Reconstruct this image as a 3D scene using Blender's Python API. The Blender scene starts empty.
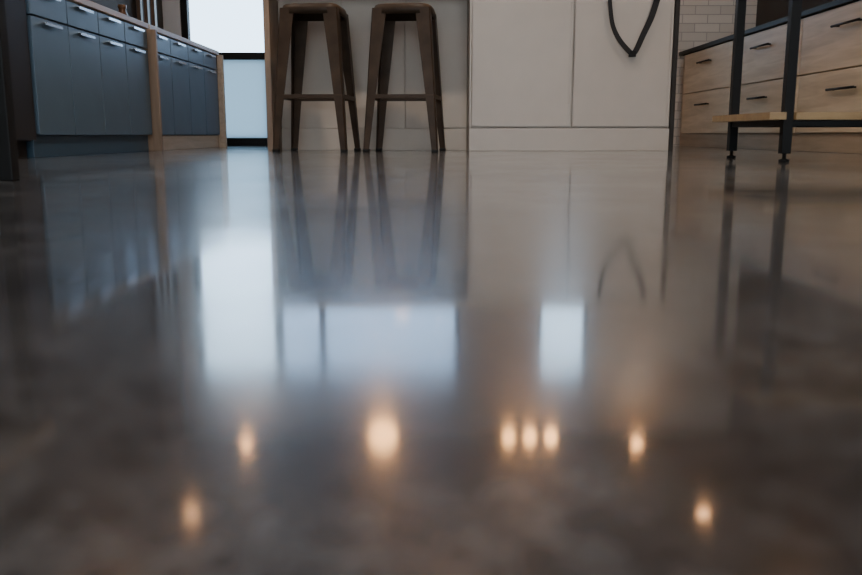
import bpy, bmesh, math, random
from mathutils import Vector, Matrix
random.seed(3)
S=bpy.context.scene
COL=S.collection

# ---------------------------------------------------------------- materials
def newmat(name):
    m=bpy.data.materials.new(name); m.use_nodes=True
    nt=m.node_tree; b=nt.nodes["Principled BSDF"]
    return m,nt,b
def L(nt,a,b): nt.links.new(a,b)
def paint(name,col,rough=.5,metal=0,var=.12,scale=6,bump=0.02,spec=.5):
    m,nt,b=newmat(name)
    tc=nt.nodes.new('ShaderNodeTexCoord'); n=nt.nodes.new('ShaderNodeTexNoise')
    n.inputs['Scale'].default_value=scale; n.inputs['Detail'].default_value=5
    L(nt,tc.outputs['Object'],n.inputs['Vector'])
    r=nt.nodes.new('ShaderNodeValToRGB')
    r.color_ramp.elements[0].position=.3; r.color_ramp.elements[1].position=.7
    r.color_ramp.elements[0].color=[c*(1-var) for c in col]+[1]
    r.color_ramp.elements[1].color=[min(1,c*(1+var)) for c in col]+[1]
    L(nt,n.outputs['Fac'],r.inputs['Fac']); L(nt,r.outputs['Color'],b.inputs['Base Color'])
    b.inputs['Roughness'].default_value=rough; b.inputs['Metallic'].default_value=metal
    b.inputs['Specular IOR Level'].default_value=spec
    if bump:
        n2=nt.nodes.new('ShaderNodeTexNoise'); n2.inputs['Scale'].default_value=180
        L(nt,tc.outputs['Object'],n2.inputs['Vector'])
        bp=nt.nodes.new('ShaderNodeBump'); bp.inputs['Strength'].default_value=bump; bp.inputs['Distance'].default_value=.002
        L(nt,n2.outputs['Fac'],bp.inputs['Height']); L(nt,bp.outputs['Normal'],b.inputs['Normal'])
    return m
def wood(name,c1,c2,axis='Y',rough=.45):
    m,nt,b=newmat(name)
    tc=nt.nodes.new('ShaderNodeTexCoord'); mp=nt.nodes.new('ShaderNodeMapping')
    s={'X':(1.2,14,14),'Y':(14,1.2,14),'Z':(14,14,1.2)}[axis]
    mp.inputs['Scale'].default_value=s
    n=nt.nodes.new('ShaderNodeTexNoise'); n.inputs['Scale'].default_value=1.6; n.inputs['Detail'].default_value=7; n.inputs['Distortion'].default_value=.8
    r=nt.nodes.new('ShaderNodeValToRGB'); r.color_ramp.elements[0].position=.33; r.color_ramp.elements[1].position=.68
    r.color_ramp.elements[0].color=list(c1)+[1]; r.color_ramp.elements[1].color=list(c2)+[1]
    L(nt,tc.outputs['Object'],mp.inputs['Vector']); L(nt,mp.outputs['Vector'],n.inputs['Vector'])
    L(nt,n.outputs['Fac'],r.inputs['Fac']); L(nt,r.outputs['Color'],b.inputs['Base Color'])
    b.inputs['Roughness'].default_value=rough
    return m
def emit(name,col,strength):
    m,nt,b=newmat(name)
    b.inputs['Base Color'].default_value=list(col)+[1]
    b.inputs['Emission Color'].default_value=list(col)+[1]
    b.inputs['Emission Strength'].default_value=strength
    return m

M={}
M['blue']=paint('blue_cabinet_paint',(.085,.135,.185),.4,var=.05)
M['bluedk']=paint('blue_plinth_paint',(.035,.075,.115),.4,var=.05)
M['beige']=paint('beige_panel_paint',(.455,.405,.355),.42,var=.03)
M['beigedk']=paint('beige_recess_paint',(.46,.395,.33),.5,var=.04)
M['black']=paint('black_powdercoat',(.006,.006,.006),.5,var=.1,spec=.2)
M['dark']=paint('dark_brown_lacquer',(.022,.018,.015),.55,var=.1,spec=.3)
M['ceil']=paint('dark_ceiling_paint',(.045,.045,.046),.8,var=.05)
M['walldk']=paint('charcoal_wall_paint',(.022,.02,.018),.8,var=.1)
M['wallwh']=paint('offwhite_wall_paint',(.50,.52,.55),.7,var=.04)
M['steel']=paint('brushed_steel',(.75,.75,.76),.25,metal=1,var=.03)
M['bronze']=paint('gunmetal_bronze',(.046,.029,.018),.45,metal=.1,var=.35,scale=9,spec=.2)
M['oak']=wood('oak_veneer',(.58,.45,.29),(.76,.62,.44),'Y')
M['oakplinth']=wood('oak_plinth',(.42,.32,.21),(.54,.42,.29),'Y')
M['oaktop']=wood('light_oak_worktop',(.42,.32,.22),(.56,.44,.32),'Y')
M['oakend']=wood('oak_end_panel',(.20,.13,.08),(.30,.20,.13),'Z')
M['shelfwood']=wood('table_shelf_wood',(.25,.155,.07),(.37,.25,.12),'X')
M['walnut']=wood('dark_walnut',(.06,.036,.022),(.12,.075,.045),'Z')
M['strap']=paint('black_webbing',(.012,.011,.012),.8,var=.2,scale=60,bump=.3)
M['jar']=paint('amber_ceramic',(.12,.06,.03),.3,var=.2)
M['jar2']=paint('stone_ceramic',(.15,.13,.11),.45,var=.2)
M['bulb']=emit('warm_bulb',(1,.48,.17),24)
M['down']=emit('downlight_lens',(1,.48,.18),95)
M['downdim']=emit('dimmed_downlight_lens',(1,.50,.22),45)

# brick tile
m,nt,b=newmat('white_brick_tile')
tc=nt.nodes.new('ShaderNodeTexCoord'); mp=nt.nodes.new('ShaderNodeMapping')
mp.inputs['Rotation'].default_value=(math.radians(90),0,0)
br=nt.nodes.new('ShaderNodeTexBrick'); br.inputs['Scale'].default_value=1
br.inputs['Brick Width'].default_value=.22; br.inputs['Row Height'].default_value=.075; br.inputs['Mortar Size'].default_value=.004
br.inputs['Color1'].default_value=(.66,.62,.56,1); br.inputs['Color2'].default_value=(.56,.52,.47,1); br.inputs['Mortar'].default_value=(.40,.37,.34,1)
L(nt,tc.outputs['Object'],mp.inputs['Vector']); L(nt,mp.outputs['Vector'],br.inputs['Vector']); L(nt,br.outputs['Color'],b.inputs['Base Color'])
bp=nt.nodes.new('ShaderNodeBump'); bp.inputs['Strength'].default_value=.6; bp.inputs['Distance'].default_value=.006; bp.invert=True
L(nt,br.outputs['Fac'],bp.inputs['Height']); L(nt,bp.outputs['Normal'],b.inputs['Normal']); b.inputs['Roughness'].default_value=.4
M['brick']=m

# polished concrete: hazy slab under a glossy sealer coat
m,nt,b=newmat('polished_concrete')
tc=nt.nodes.new('ShaderNodeTexCoord')
def noise(sc,det,ro,dist=0):
    n=nt.nodes.new('ShaderNodeTexNoise'); n.inputs['Scale'].default_value=sc; n.inputs['Detail'].default_value=det
    n.inputs['Roughness'].default_value=ro; n.inputs['Distortion'].default_value=dist
    L(nt,tc.outputs['Object'],n.inputs['Vector']); return n
n1=noise(2.6,10,.68,.6); n2=noise(90,6,.8); n4=noise(16,8,.75,.3)
r=nt.nodes.new('ShaderNodeValToRGB'); r.color_ramp.elements[0].position=.38; r.color_ramp.elements[1].position=.63
r.color_ramp.elements[0].color=(.036,.038,.041,1); r.color_ramp.elements[1].color=(.098,.101,.105,1)
L(nt,n1.outputs['Fac'],r.inputs['Fac'])
def contrast(n,a,c):
    q=nt.nodes.new('ShaderNodeMapRange'); q.inputs['From Min'].default_value=a; q.inputs['From Max'].default_value=c
    L(nt,n.outputs['Fac'],q.inputs['Value']); return q
mrs=contrast(n2,.38,.62); mr4=contrast(n4,.32,.68)
mx0=nt.nodes.new('ShaderNodeMix'); mx0.data_type='RGBA'; mx0.blend_type='OVERLAY'; mx0.inputs[0].default_value=.5
L(nt,r.outputs['Color'],mx0.inputs[6]); L(nt,mr4.outputs['Result'],mx0.inputs[7])
mx=nt.nodes.new('ShaderNodeMix'); mx.data_type='RGBA'; mx.blend_type='OVERLAY'; mx.inputs[0].default_value=.6
L(nt,mx0.outputs[2],mx.inputs[6]); L(nt,mrs.outputs['Result'],mx.inputs[7]); L(nt,mx.outputs[2],b.inputs['Base Color'])
n3=noise(4.5,10,.7,.5)
mr=nt.nodes.new('ShaderNodeMapRange'); mr.inputs['To Min'].default_value=.05; mr.inputs['To Max'].default_value=.12
mr.inputs['From Min'].default_value=.35; mr.inputs['From Max'].default_value=.65
L(nt,n3.outputs['Fac'],mr.inputs['Value']); L(nt,mr.outputs['Result'],b.inputs['Coat Roughness'])
mc=nt.nodes.new('ShaderNodeMapRange'); mc.inputs['To Min'].default_value=.98; mc.inputs['To Max'].default_value=.72
mc.inputs['From Min'].default_value=.35; mc.inputs['From Max'].default_value=.68
L(nt,n1.outputs['Fac'],mc.inputs['Value']); L(nt,mc.outputs['Result'],b.inputs['Coat Weight'])
b.inputs['Roughness'].default_value=.26; b.inputs['IOR'].default_value=1.5
b.inputs['Coat IOR'].default_value=1.58
M['concrete']=m

# glass + frosted glass
m,nt,b=newmat('clear_glass')
nt.nodes.remove(b); out=nt.nodes['Material Output']
tr=nt.nodes.new('ShaderNodeBsdfTransparent'); tr.inputs['Color'].default_value=(.93,.97,1,1)
gl=nt.nodes.new('ShaderNodeBsdfGlossy'); gl.inputs['Roughness'].default_value=.02
fr=nt.nodes.new('ShaderNodeFresnel'); fr.inputs['IOR'].default_value=1.3
ms=nt.nodes.new('ShaderNodeMixShader'); L(nt,fr.outputs[0],ms.inputs[0]); L(nt,tr.outputs[0],ms.inputs[1]); L(nt,gl.outputs[0],ms.inputs[2]); L(nt,ms.outputs[0],out.inputs[0])
M['glass']=m
m,nt,b=newmat('tinted_glass')
nt.nodes.remove(b); out=nt.nodes['Material Output']
tr=nt.nodes.new('ShaderNodeBsdfTransparent'); tr.inputs['Color'].default_value=(.70,.76,.84,1)
gl=nt.nodes.new('ShaderNodeBsdfGlossy'); gl.inputs['Roughness'].default_value=.02
ms=nt.nodes.new('ShaderNodeMixShader'); ms.inputs[0].default_value=.05; L(nt,tr.outputs[0],ms.inputs[1]); L(nt,gl.outputs[0],ms.inputs[2]); L(nt,ms.outputs[0],out.inputs[0])
M['tint']=m
m,nt,b=newmat('frosted_glass')
nt.nodes.remove(b); out=nt.nodes['Material Output']
tr=nt.nodes.new('ShaderNodeBsdfTranslucent'); tr.inputs['Color'].default_value=(.44,.53,.58,1)
df=nt.nodes.new('ShaderNodeBsdfDiffuse'); df.inputs['Color'].default_value=(.6,.7,.75,1)
ms=nt.nodes.new('ShaderNodeMixShader'); ms.inputs[0].default_value=.2
L(nt,tr.outputs[0],ms.inputs[1]); L(nt,df.outputs[0],ms.inputs[2]); L(nt,ms.outputs[0],out.inputs[0])
M['frost']=m

# ---------------------------------------------------------------- geometry helpers
def finish(name,bm,mat,parent=None,smooth=False):
    c=Vector((0,0,0))
    for v in bm.verts: c+=v.co
    c/=max(1,len(bm.verts))
    for v in bm.verts: v.co-=c
    bmesh.ops.recalc_face_normals(bm,faces=bm.faces)
    me=bpy.data.meshes.new(name); bm.to_mesh(me); bm.free()
    if smooth:
        for p in me.polygons: p.use_smooth=True
    me.materials.append(M[mat])
    o=bpy.data.objects.new(name,me); COL.objects.link(o); o.location=c
    if parent:
        o.parent=parent; o.matrix_parent_inverse=Matrix.Translation(-parent.location)
    return o
def addbox(bm,x0,x1,y0,y1,z0,z1):
    vs=[bm.verts.new((x,y,z)) for x in (x0,x1) for y in (y0,y1) for z in (z0,z1)]
    for f in ((0,1,3,2),(4,6,7,5),(0,4,5,1),(2,3,7,6),(0,2,6,4),(1,5,7,3)):
        bm.faces.new([vs[i] for i in f])
def box(name,x0,x1,y0,y1,z0,z1,mat,parent=None,bevel=.002):
    bm=bmesh.new(); addbox(bm,x0,x1,y0,y1,z0,z1)
    if bevel: bmesh.ops.bevel(bm,geom=bm.edges[:],offset=bevel,segments=2,affect='EDGES',profile=.5)
    return finish(name,bm,mat,parent)
def boxes(name,lst,mat,parent=None):
    bm=bmesh.new()
    for b in lst: addbox(bm,*b)
    return finish(name,bm,mat,parent)
def empty(name,loc=(0,0,0)):
    e=bpy.data.objects.new(name,None); e.location=loc; e.empty_display_size=.1; COL.objects.link(e); return e
def lathe(name,prof,cx,cy,mat,parent=None,seg=32):
    bm=bmesh.new(); rings=[]
    for r,z in prof:
        rings.append([bm.verts.new((cx+r*math.cos(2*math.pi*i/seg),cy+r*math.sin(2*math.pi*i/seg),z)) for i in range(seg)])
    for a,b in zip(rings,rings[1:]):
        for i in range(seg): bm.faces.new((a[i],a[(i+1)%seg],b[(i+1)%seg],b[i]))
    bm.faces.new(rings[0][::-1]); bm.faces.new(rings[-1])
    return finish(name,bm,mat,parent,True)
def tube(name,p0,p1,r,mat,parent=None,seg=12):
    p0=Vector(p0);p1=Vector(p1); d=p1-p0
    bm=bmesh.new(); bmesh.ops.create_cone(bm,cap_ends=True,segments=seg,radius1=r,radius2=r,depth=d.length)
    q=d.to_track_quat('Z','Y').to_matrix().to_4x4(); bmesh.ops.transform(bm,matrix=Matrix.Translation((p0+p1)/2)@q,verts=bm.verts)
    return finish(name,bm,mat,parent,True)

# ---------------------------------------------------------------- room shell
XL,XR,YB,YF,H=-2.35,2.85,7.65,-3.2,2.72
box('floor',XL-.12,XR+.12,YF-.12,YB+.12,-.1,0,'concrete',bevel=0)
box('ceiling',XL-.12,XR+.12,YF-.12,YB+.12,H,H+.12,'ceil',bevel=0)
box('wall_left',XL-.12,XL,YF,YB,0,H,'walldk',bevel=0)
box('wall_right',XR,XR+.12,YF,YB,0,H,'walldk',bevel=0)
DX0,DX1=-2.20,-1.42; WX0,WX1=-1.42,.27; NX0,NX1=1.0,1.47; WT=2.2; SILL=.80
boxes('wall_back',[(XL,DX0,YB,YB+.12,0,H),(DX0,WX1,YB,YB+.12,WT,H),(WX0,WX1,YB,YB+.12,0,SILL),
   (WX1,NX0,YB,YB+.12,0,H),(NX0,NX1,YB,YB+.12,0,SILL),(NX0,NX1,YB,YB+.12,WT,H),(NX1,1.56,YB,YB+.12,0,H)],'wallwh')
box('wall_back_tiled',1.56,XR,YB,YB+.12,0,H,'brick',bevel=0)
boxes('wall_front',[(XL,-2.0,YF-.12,YF,0,H),(2.55,XR,YF-.12,YF,0,H),(-2.0,2.55,YF-.12,YF,2.5,H),(-2.0,2.55,YF-.12,YF,0,.1)],'wallwh')
w=empty('unseen_fill_window',(.27,YF-.06,.1))  # unseen glazing added behind the camera to light near floor and island fronts
boxes('frame',[(-2.0,-1.94,YF-.1,YF-.03,.1,2.5),(2.49,2.55,YF-.1,YF-.03,.1,2.5),(-.5,-.44,YF-.1,YF-.03,.1,2.5),(1.0,1.06,YF-.1,YF-.03,.1,2.5),
  (-1.94,2.49,YF-.1,YF-.03,.1,.16),(-1.94,2.49,YF-.1,YF-.03,2.44,2.5)],'black',w)
boxes('glass_pane',[(-1.94,2.49,YF-.07,YF-.062,.16,2.44)],'glass',w)
d=empty('door_1',((DX0+DX1)/2,YB+.05,0))
boxes('frame',[(DX0,DX0+.06,YB+.02,YB+.09,.0,WT),(DX1-.05,DX1,YB+.02,YB+.09,0,WT),(DX0+.06,DX1-.05,YB+.02,YB+.09,0,.07),
   (DX0+.06,DX1-.05,YB+.02,YB+.09,WT-.07,WT),(DX0+.06,DX1-.05,YB+.01,YB+.09,.755,.815)],'black',d)
boxes('frosted_pane',[(DX0+.06,DX1-.05,YB+.05,YB+.058,.07,.755)],'frost',d)
boxes('clear_pane',[(DX0+.06,DX1-.05,YB+.05,YB+.056,.815,WT-.07)],'glass',d)
# window band
w=empty('window_2',((WX0+WX1)/2,YB+.05,SILL))
boxes('frame',[(WX0,WX0+.03,YB+.02,YB+.09,SILL,WT),(-1.05,-.99,YB+.02,YB+.09,SILL,WT),(WX1-.05,WX1,YB+.02,YB+.09,SILL,WT),
   (WX0+.03,WX1-.05,YB+.02,YB+.09,SILL,SILL+.05),(WX0+.03,WX1-.05,YB+.02,YB+.09,WT-.05,WT)],'black',w)
boxes('glass_pane',[(WX0+.03,WX1-.05,YB+.05,YB+.056,SILL+.05,WT-.05)],'tint',w)
w=empty('window_3',((NX0+NX1)/2,YB+.05,SILL))
boxes('frame',[(NX0,NX0+.04,YB+.02,YB+.09,SILL,WT),(NX1-.04,NX1,YB+.02,YB+.09,SILL,WT),
   (NX0+.04,NX1-.04,YB+.02,YB+.09,SILL,SILL+.05),(NX0+.04,NX1-.04,YB+.02,YB+.09,WT-.05,WT)],'black',w)
boxes('glass_pane',[(NX0+.04,NX1-.04,YB+.05,YB+.056,SILL+.05,WT-.05)],'glass',w)
box('baseboard_back',WX0+.01,1.6,YB-.015,YB,0,.09,'wallwh')

# ---------------------------------------------------------------- blue cabinets (left)
def blue_unit(y0,n,wd,top_mat,plinth_mat,ends):
    FX=-1.685
    e=empty('blue_base_cabinet',(FX-.3,y0+n*wd/2,0)); y1=y0+n*wd
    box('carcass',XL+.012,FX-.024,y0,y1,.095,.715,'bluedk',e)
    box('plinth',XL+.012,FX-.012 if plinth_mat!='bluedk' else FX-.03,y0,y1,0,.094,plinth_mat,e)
    box('worktop',XL+.012,FX+.012,y0-(.03 if ends else 0),y1+(.03 if ends else 0),.716,.745,top_mat,e)
    for i in range(n):
        a=y0+i*wd+.004; b=y0+(i+1)*wd-.004
        box('door_front_%d'%(i+1),FX-.022,FX,a,b,.098,.592,'blue',e,.0025)
        box('drawer_front_%d'%(i+1),FX-.022,FX,a,b,.600,.710,'blue',e,.0025)
        m_=(a+b)/2
        for k,z in enumerate((.574,.694)):
            boxes('edge_pull_%d_%d'%(i+1,k+1),[(FX,FX+.020,m_-.085,m_+.085,z,z+.003),(FX+.017,FX+.020,m_-.085,m_+.085,z-.009,z)],'steel',e)
    if ends:
        box('end_panel_near',XL+.012,FX+.045,y0-.03,y0-.001,0,.715,'oakend',e)
        box('end_panel_far',XL+.012,FX+.045,y1+.001,y1+.03,0,.715,'oaktop',e)
    return e
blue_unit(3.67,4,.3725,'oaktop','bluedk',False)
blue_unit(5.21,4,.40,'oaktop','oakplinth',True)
t=empty('tall_larder_cabinet',(-2.0,3.3,0))
box('carcass',XL+.012,-1.715,2.86,3.655,.07,2.3,'dark',t)
box('plinth',XL+.012,-1.74,2.86,3.655,0,.07,'dark',t)
box('door_left',-1.714,-1.692,2.862,3.254,.075,2.295,'dark',t)
box('door_right',-1.714,-1.692,3.26,3.653,.075,2.295,'dark',t)
tube('handle_left',(-1.665,3.22,.95),(-1.665,3.22,1.35),.007,'steel',t)
tube('handle_right',(-1.665,3.29,.95),(-1.665,3.29,1.35),.007,'steel',t)
boxes('handle_mounts',[(-1.695,-1.662,y-.004,y+.004,z,z+.008) for y in(3.22,3.29) for z in (1.0,1.3)],'steel',t)

s=empty('timber_batten_screen',(-2.28,6.95,0))
boxes('battens',[(XL+.01+i*.056,XL+.04+i*.056,6.95,7.0,0.03,H-.035) for i in range(3)],'walnut',s)
boxes('rails',[(XL+.01,XL+.152,6.945,7.005,0,.03),(XL+.01,XL+.152,6.945,7.005,H-.035,H-.005)],'walnut',s)
for i,(x,y,h,r,mt) in enumerate([(-2.15,5.62,.16,.04,'jar2'),(-2.1,5.95,.22,.045,'jar'),(-2.15,6.3,.17,.05,'jar2')]):
    lathe('storage_jar',[(r*.8,.746),(r,.765),(r,.746+h*.6),(r*.55,.746+h*.8),(r*.5,.746+h*.88),(r*.62,.746+h*.9),(r*.62,.746+h)],x,y,mt)

# ---------------------------------------------------------------- island
I=empty('kitchen_island',(.25,5.65,0))
YI=5.2; YR=5.50
boxes('carcass',[(.2315,1.452,YI+.021,6.15,.0,.94),(-.963,.231,YR+.012,6.15,0,.94)],'beigedk',I)
box('left_end_panel',-1.0,-.964,YI+.0,6.15,0,.94,'oakend',I)
box('right_end_panel',1.453,1.480,YI-.005,6.15,0,.94,'dark',I)
box('right_base_board',.2315,1.4515,YI-.004,YI+.02,0,.135,'beige',I)
def shaker(nm,x0,x1,z0,z1,y):
    box(nm,x0,x1,y,y+.019,z0,z1,'beige',I,.0015)
    boxes(nm+'_bead',[(x0+.006,x1-.006,y-.006,y,z0+.006,z0+.016),(x0+.006,x1-.006,y-.006,y,z1-.016,z1-.006),
       (x0+.006,x0+.016,y-.006,y,z0+.016,z1-.016),(x1-.016,x1-.006,y-.006,y,z0+.016,z1-.016)],'beige',I)
shaker('door_panel_1',.247,.850,.144,.93,YI)
shaker('door_panel_2',.859,1.448,.144,.93,YI)
box('corner_stile',.2315,.2430,YI-.004,YI+.02,.1355,.935,'beige',I)
for i,(a,b) in enumerate([(-.962,-.565),(-.561,-.168),(-.164,.229)]):
    box('recess_panel_%d'%(i+1),a,b,YR-.004,YR+.011,.14,.935,'beigedk',I)
box('recess_base_board',-.962,.229,YR-.014,YR+.011,0,.135,'beigedk',I)
box('worktop',-1.01,1.49,YI-.006,6.2,.941,.985,'beigedk',I,.004)

st=empty('hanging_strap',(1.2,YI-.02,.6))
for i,x in enumerate((1.055,1.345)):
    tube('peg_%d'%(i+1),(x,YI-.0065,.908),(x,YI-.05,.908),.007,'black',st)
def ribbon(nm,pts,w,th):
    P=[]
    n=len(pts)
    for i in range(n-1):
        p0=Vector(pts[max(i-1,0)]);p1=Vector(pts[i]);p2=Vector(pts[i+1]);p3=Vector(pts[min(i+2,n-1)])
        for k in range(8):
            t=k/8; P.append(.5*((2*p1)+(-p0+p2)*t+(2*p0-5*p1+4*p2-p3)*t*t+(-p0+3*p1-3*p2+p3)*t**3))
    P.append(Vector(pts[-1]))
    bm=bmesh.new(); R=[]
    for i,p in enumerate(P):
        d=(P[min(i+1,len(P)-1)]-P[max(i-1,0)]).normalized(); s_=Vector((d.z,0,-d.x)).normalized(); yv=Vector((0,1,0))
        f=i/(len(P)-1); ww=w*(.75+.5*f)
        R.append([bm.verts.new(p+s_*a*ww/2+yv*c*th/2) for a,c in ((-1,-1),(1,-1),(1,1),(-1,1))])
    for a,b in zip(R,R[1:]):
        for i in range(4): bm.faces.new((a[i],a[(i+1)%4],b[(i+1)%4],b[i]))
    bm.faces.new(R[0]);bm.faces.new(R[-1])
    return finish(nm,bm,'strap',st)
yS=YI-.02
ribbon('webbing',[(1.055,yS,.917),(1.062,yS,.84),(1.080,yS,.74),(1.12,yS,.66),(1.18,yS,.592),(1.206,yS,.575),(1.228,yS,.60),(1.262,yS,.68),(1.31,yS,.79),(1.345,yS,.917)],.030,.004)
boxes('buckle',[(1.183,1.224,yS-.008,yS+.006,.556,.590)],'black',st)

# ---------------------------------------------------------------- bar stools
def stool(cx,cy,rot=0):
    e=empty('metal_bar_stool',(cx,cy,0))
    bm=bmesh.new(); seg=48
    def ring(a,z,dz=0):
        vs=[]
        for i in range(seg):
            t=2*math.pi*i/seg; c,s=math.cos(t),math.sin(t); n=5.0
            r=a/((abs(c)**n+abs(s)**n)**(1/n)); vs.append(bm.verts.new((cx+r*c,cy+r*s,z)))
        return vs
    prof=[(.166,.768),(.171,.768),(.168,.800),(.162,.818),(.152,.824),(.12,.822),(.08,.817),(.03,.815)]
    R=[ring(a,z) for a,z in prof]
    for a,b in zip(R,R[1:]):
        for i in range(seg): bm.faces.new((a[i],a[(i+1)%seg],b[(i+1)%seg],b[i]))
    bm.faces.new(R[-1])
    inner=[ring(.160,.768),ring(.158,.805)]
    for i in range(seg):
        bm.faces.new((R[0][i],inner[0][i],inner[0][(i+1)%seg],R[0][(i+1)%seg]))
        bm.faces.new((inner[0][i],inner[1][i],inner[1][(i+1)%seg],inner[0][(i+1)%seg]))
    bm.faces.new(inner[1])
    finish('seat',bm,'bronze',e,True)
    k=0; 
    def corner(z): return .216+(.164-.216)*(z/.80)
    for sx in(-1,1):
        for sy in(-1,1):
            k+=1; bm=bmesh.new(); rr=[]
            for z in (0.012,.2,.4,.6,.74,.80):
                o=corner(z); w=.034+.050*(z/.8)**1.1; th=.004; rr.append([bm.verts.new((cx+sx*px,cy+sy*py,z)) for px,py in
                    ((o-.006,o),(o,o-.006),(o,o-w),(o-th,o-w),(o-th-.002,o-th-.002),(o-w,o-th),(o-w,o))])
            for a,b in zip(rr,rr[1:]):
                for i in range(7): bm.faces.new((a[i],a[(i+1)%7],b[(i+1)%7],b[i]))
            bm.faces.new(rr[0]);bm.faces.new(rr[-1])
            finish('leg_%d'%k,bm,'bronze',e)
            o=.216; box('foot_cap_%d'%k,cx+sx*o-(.036 if sx>0 else .001),cx+sx*o+(.001 if sx>0 else .036),cy+sy*o-(.036 if sy>0 else .001),cy+sy*o+(.001 if sy>0 else .036),0,.016,'black',e,.003)
    z=.30;o=corner(z)-.003
    for nm,a in (('footrest_front',(cx-o,cx+o,cy-o-.002,cy-o+.004,z,z+.024)),('footrest_back',(cx-o,cx+o,cy+o-.004,cy+o+.002,z,z+.024)),
                 ('footrest_left',(cx-o-.002,cx-o+.004,cy-o+.005,cy+o-.005,z,z+.024)),('footrest_right',(cx+o-.004,cx+o+.002,cy-o+.005,cy+o-.005,z,z+.024))):
        box(nm,*a,'bronze',e,.0015)
    if rot: e.rotation_euler=(0,0,math.radians(rot))
    return e
stool(-.672,5.06,-6)
stool(-.150,5.06,-7)

# ---------------------------------------------------------------- oak drawers (right)
FX=2.20
o=empty('oak_drawer_cabinet',(2.5,5.2,0))
ys=[2.82,3.99,5.16,6.33,7.5]
box('carcass',FX+.022,XR-.012,ys[0],7.6,.105,.78,'oakplinth',o)
box('plinth',FX+.02,XR-.012,ys[0],7.6,0,.104,'oakplinth',o)
box('worktop',FX-.02,XR-.012,ys[0],7.62,.781,.812,'black',o)
for i,(a,b) in enumerate(zip(ys,ys[1:])):
    for k,(z0,z1) in enumerate(((.110,.440),(.448,.775))):
        box('drawer_front_%d_%d'%(i+1,k+1),FX,FX+.021,a+.005,b-.005,z0,z1,'oak',o,.003)
        m_=(a+b)/2; zc=z1-.10
        tube('bar_pull_%d_%d'%(i+1,k+1),(FX-.028,m_-.15,zc),(FX-.028,m_+.15,zc),.007,'black',o)
        boxes('pull_posts_%d_%d'%(i+1,k+1),[(FX-.028,FX,m_+q-.005,m_+q+.005,zc-.005,zc+.005) for q in(-.12,.12)],'black',o)

# ---------------------------------------------------------------- table with black legs
t=empty('steel_frame_table',(1.7,3.33,0))
TX0,TX1=1.26,1.98
for i,(x,y) in enumerate([(TX0,3.05),(TX0,3.59),(TX1,3.05),(TX1,3.59)]):
    box('leg_%d'%(i+1),x,x+.034,y,y+.034,.03,.86,'black',t)
    lathe('foot_%d'%(i+1),[(.018,0),(.019,.008),(.007,.012),(.007,.032)],x+.017,y+.017,'black',t,20)
boxes('lower_rails',[(TX0+.0345,TX1-.0005,3.055,3.075,.128,.149),(TX0+.0345,TX1-.0005,3.598,3.618,.128,.149),(TX0+.005,TX0+.025,3.0845,3.5895,.128,.149),(TX1+.005,TX1+.025,3.0845,3.5895,.128,.149)],'black',t)
boxes('lower_shelf',[(TX0-.06,TX1+.079,3.085,3.589,.150,.176),(TX0+.035,TX1-.001,3.03,3.0845,.150,.176),(TX0+.035,TX1-.001,3.5895,3.645,.150,.176),
    (TX0-.06,TX0-.0005,3.03,3.0845,.150,.176),(TX0-.06,TX0-.0005,3.5895,3.645,.150,.176)],'shelfwood',t)
box('table_top',TX0-.05,TX1+.084,3.0,3.68,.861,.90,'shelfwood',t,.004)

# black legged side table at near left
t=empty('black_side_table',(-1.15,1.6,0))
for i,(x,y) in enumerate([(-.928,1.80),(-.928,1.35),(-1.40,1.80),(-1.40,1.35)]):
    box('leg_%d'%(i+1),x,x+.036,y,y+.034,0,.55,'black',t)
box('top',-1.42,-.872,1.33,1.855,.551,.58,'shelfwood',t)
boxes('rails',[(-1.3635,-.9285,1.36,1.38,.52,.55),(-1.3635,-.9285,1.805,1.825,.52,.55)],'black',t)

# ---------------------------------------------------------------- lamps
def pendant(x,y,z,r,bulbs=1):
    e=empty('pendant_lamp',(x,y,z))
    if bulbs==1:
        lathe('bulb',[(r*math.sin(math.pi*k/12)+.001,z-r*math.cos(math.pi*k/12)) for k in range(13)],x,y,'bulb',e,24)
        lathe('socket',[(.03,z+r-.004),(.03,z+r+.05),(.008,z+r+.065)],x,y,'black',e,20)
        tube('cord',(x,y,z+r+.06),(x,y,H-.02),.004,'black',e)
        lathe('ceiling_rose',[(.05,H-.025),(.05,H-.001)],x,y,'black',e,20)
    else:
        tube('bar',(x-.21,y,z+.13),(x+.21,y,z+.13),.012,'black',e)
        for i in range(bulbs):
            bx=x-.15+.30*i/(bulbs-1)
            lathe('bulb_%d'%(i+1),[(r*math.sin(math.pi*k/12)+.001,z-r*1.35*math.cos(math.pi*k/12)) for k in range(13)],bx,y,'bulb',e,24)
            lathe('socket_%d'%(i+1),[(.02,z+r*1.35-.004),(.02,z+.125)],bx,y,'black',e,16)
        tube('cord',(x,y,z+.14),(x,y,H-.02),.004,'black',e)
        lathe('ceiling_rose',[(.05,H-.025),(.05,H-.001)],x,y,'black',e,20)
pendant(-.34,5.65,2.0,.10)
pendant(.70,5.65,2.01,.046,3)
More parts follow.
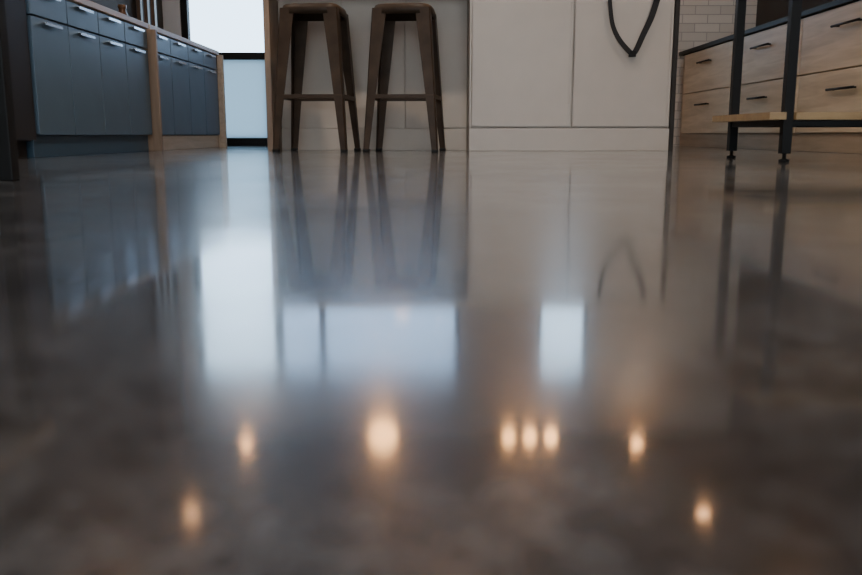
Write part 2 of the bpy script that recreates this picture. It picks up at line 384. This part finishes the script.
for y in (7.35,5.9,4.3,2.7,1.1,-.5,-2.0):
    for x in {7.35:(-1.70,1.90),5.9:(-1.80,2.05)}.get(y,(-1.75,.1,2.02)):
        e=empty('ceiling_downlight',(x,y,H))
        lathe('trim_ring',[(.066,H-.001),(.066,H-.014),(.056,H-.014),(.052,H-.006)],x,y,'black',e,28)
        lathe('lens',[(.050,H-.0065),(.050,H-.012)],x,y,'downdim' if y==5.9 else 'down',e,24)
        if y>0:
            ld=bpy.data.lights.new('downlight_beam','SPOT'); ld.energy=100 if y in (4.3,2.7) else 30; ld.color=(1,.91,.82); ld.spot_size=math.radians(110); ld.spot_blend=.9; ld.shadow_soft_size=.04
            lo=bpy.data.objects.new('downlight_beam',ld); COL.objects.link(lo); lo.parent=e; lo.location=(0,0,-.03)

# ---------------------------------------------------------------- world
W=bpy.data.worlds.new('overcast_sky'); S.world=W; W.use_nodes=True; nt=W.node_tree
bg=nt.nodes['Background']; tc=nt.nodes.new('ShaderNodeTexCoord'); sp=nt.nodes.new('ShaderNodeSeparateXYZ'); rp=nt.nodes.new('ShaderNodeValToRGB')
mr=nt.nodes.new('ShaderNodeMapRange'); mr.inputs['From Min'].default_value=-.3; mr.inputs['From Max'].default_value=.5
L(nt,tc.outputs['Generated'],sp.inputs[0]); L(nt,sp.outputs['Z'],mr.inputs['Value']); L(nt,mr.outputs['Result'],rp.inputs['Fac'])
rp.color_ramp.elements[0].color=(.52,.58,.64,1); rp.color_ramp.elements[1].color=(.62,.81,1.0,1); rp.color_ramp.elements[1].position=.5
my=nt.nodes.new('ShaderNodeMapRange'); my.interpolation_type='SMOOTHSTEP'; my.inputs['From Min'].default_value=.3; my.inputs['From Max'].default_value=-.5
L(nt,sp.outputs['Y'],my.inputs['Value'])
mx=nt.nodes.new('ShaderNodeMix'); mx.data_type='RGBA'; L(nt,my.outputs['Result'],mx.inputs[0]); L(nt,rp.outputs['Color'],mx.inputs[6]); mx.inputs[7].default_value=(1.2,1.22,1.24,1)  # sky behind the camera brightened as added front fill
L(nt,mx.outputs[2],bg.inputs['Color']); bg.inputs['Strength'].default_value=5.6

# ---------------------------------------------------------------- camera
cd=bpy.data.cameras.new('camera'); cd.lens=35; cd.sensor_width=36; cd.clip_start=.01
cd.dof.use_dof=True; cd.dof.focus_distance=5.0; cd.dof.aperture_fstop=5.6
cam=bpy.data.objects.new('camera',cd); COL.objects.link(cam); cam.location=(0,0,.096)
cam.rotation_euler=(math.radians(90-10.31),0,0)
S.camera=cam
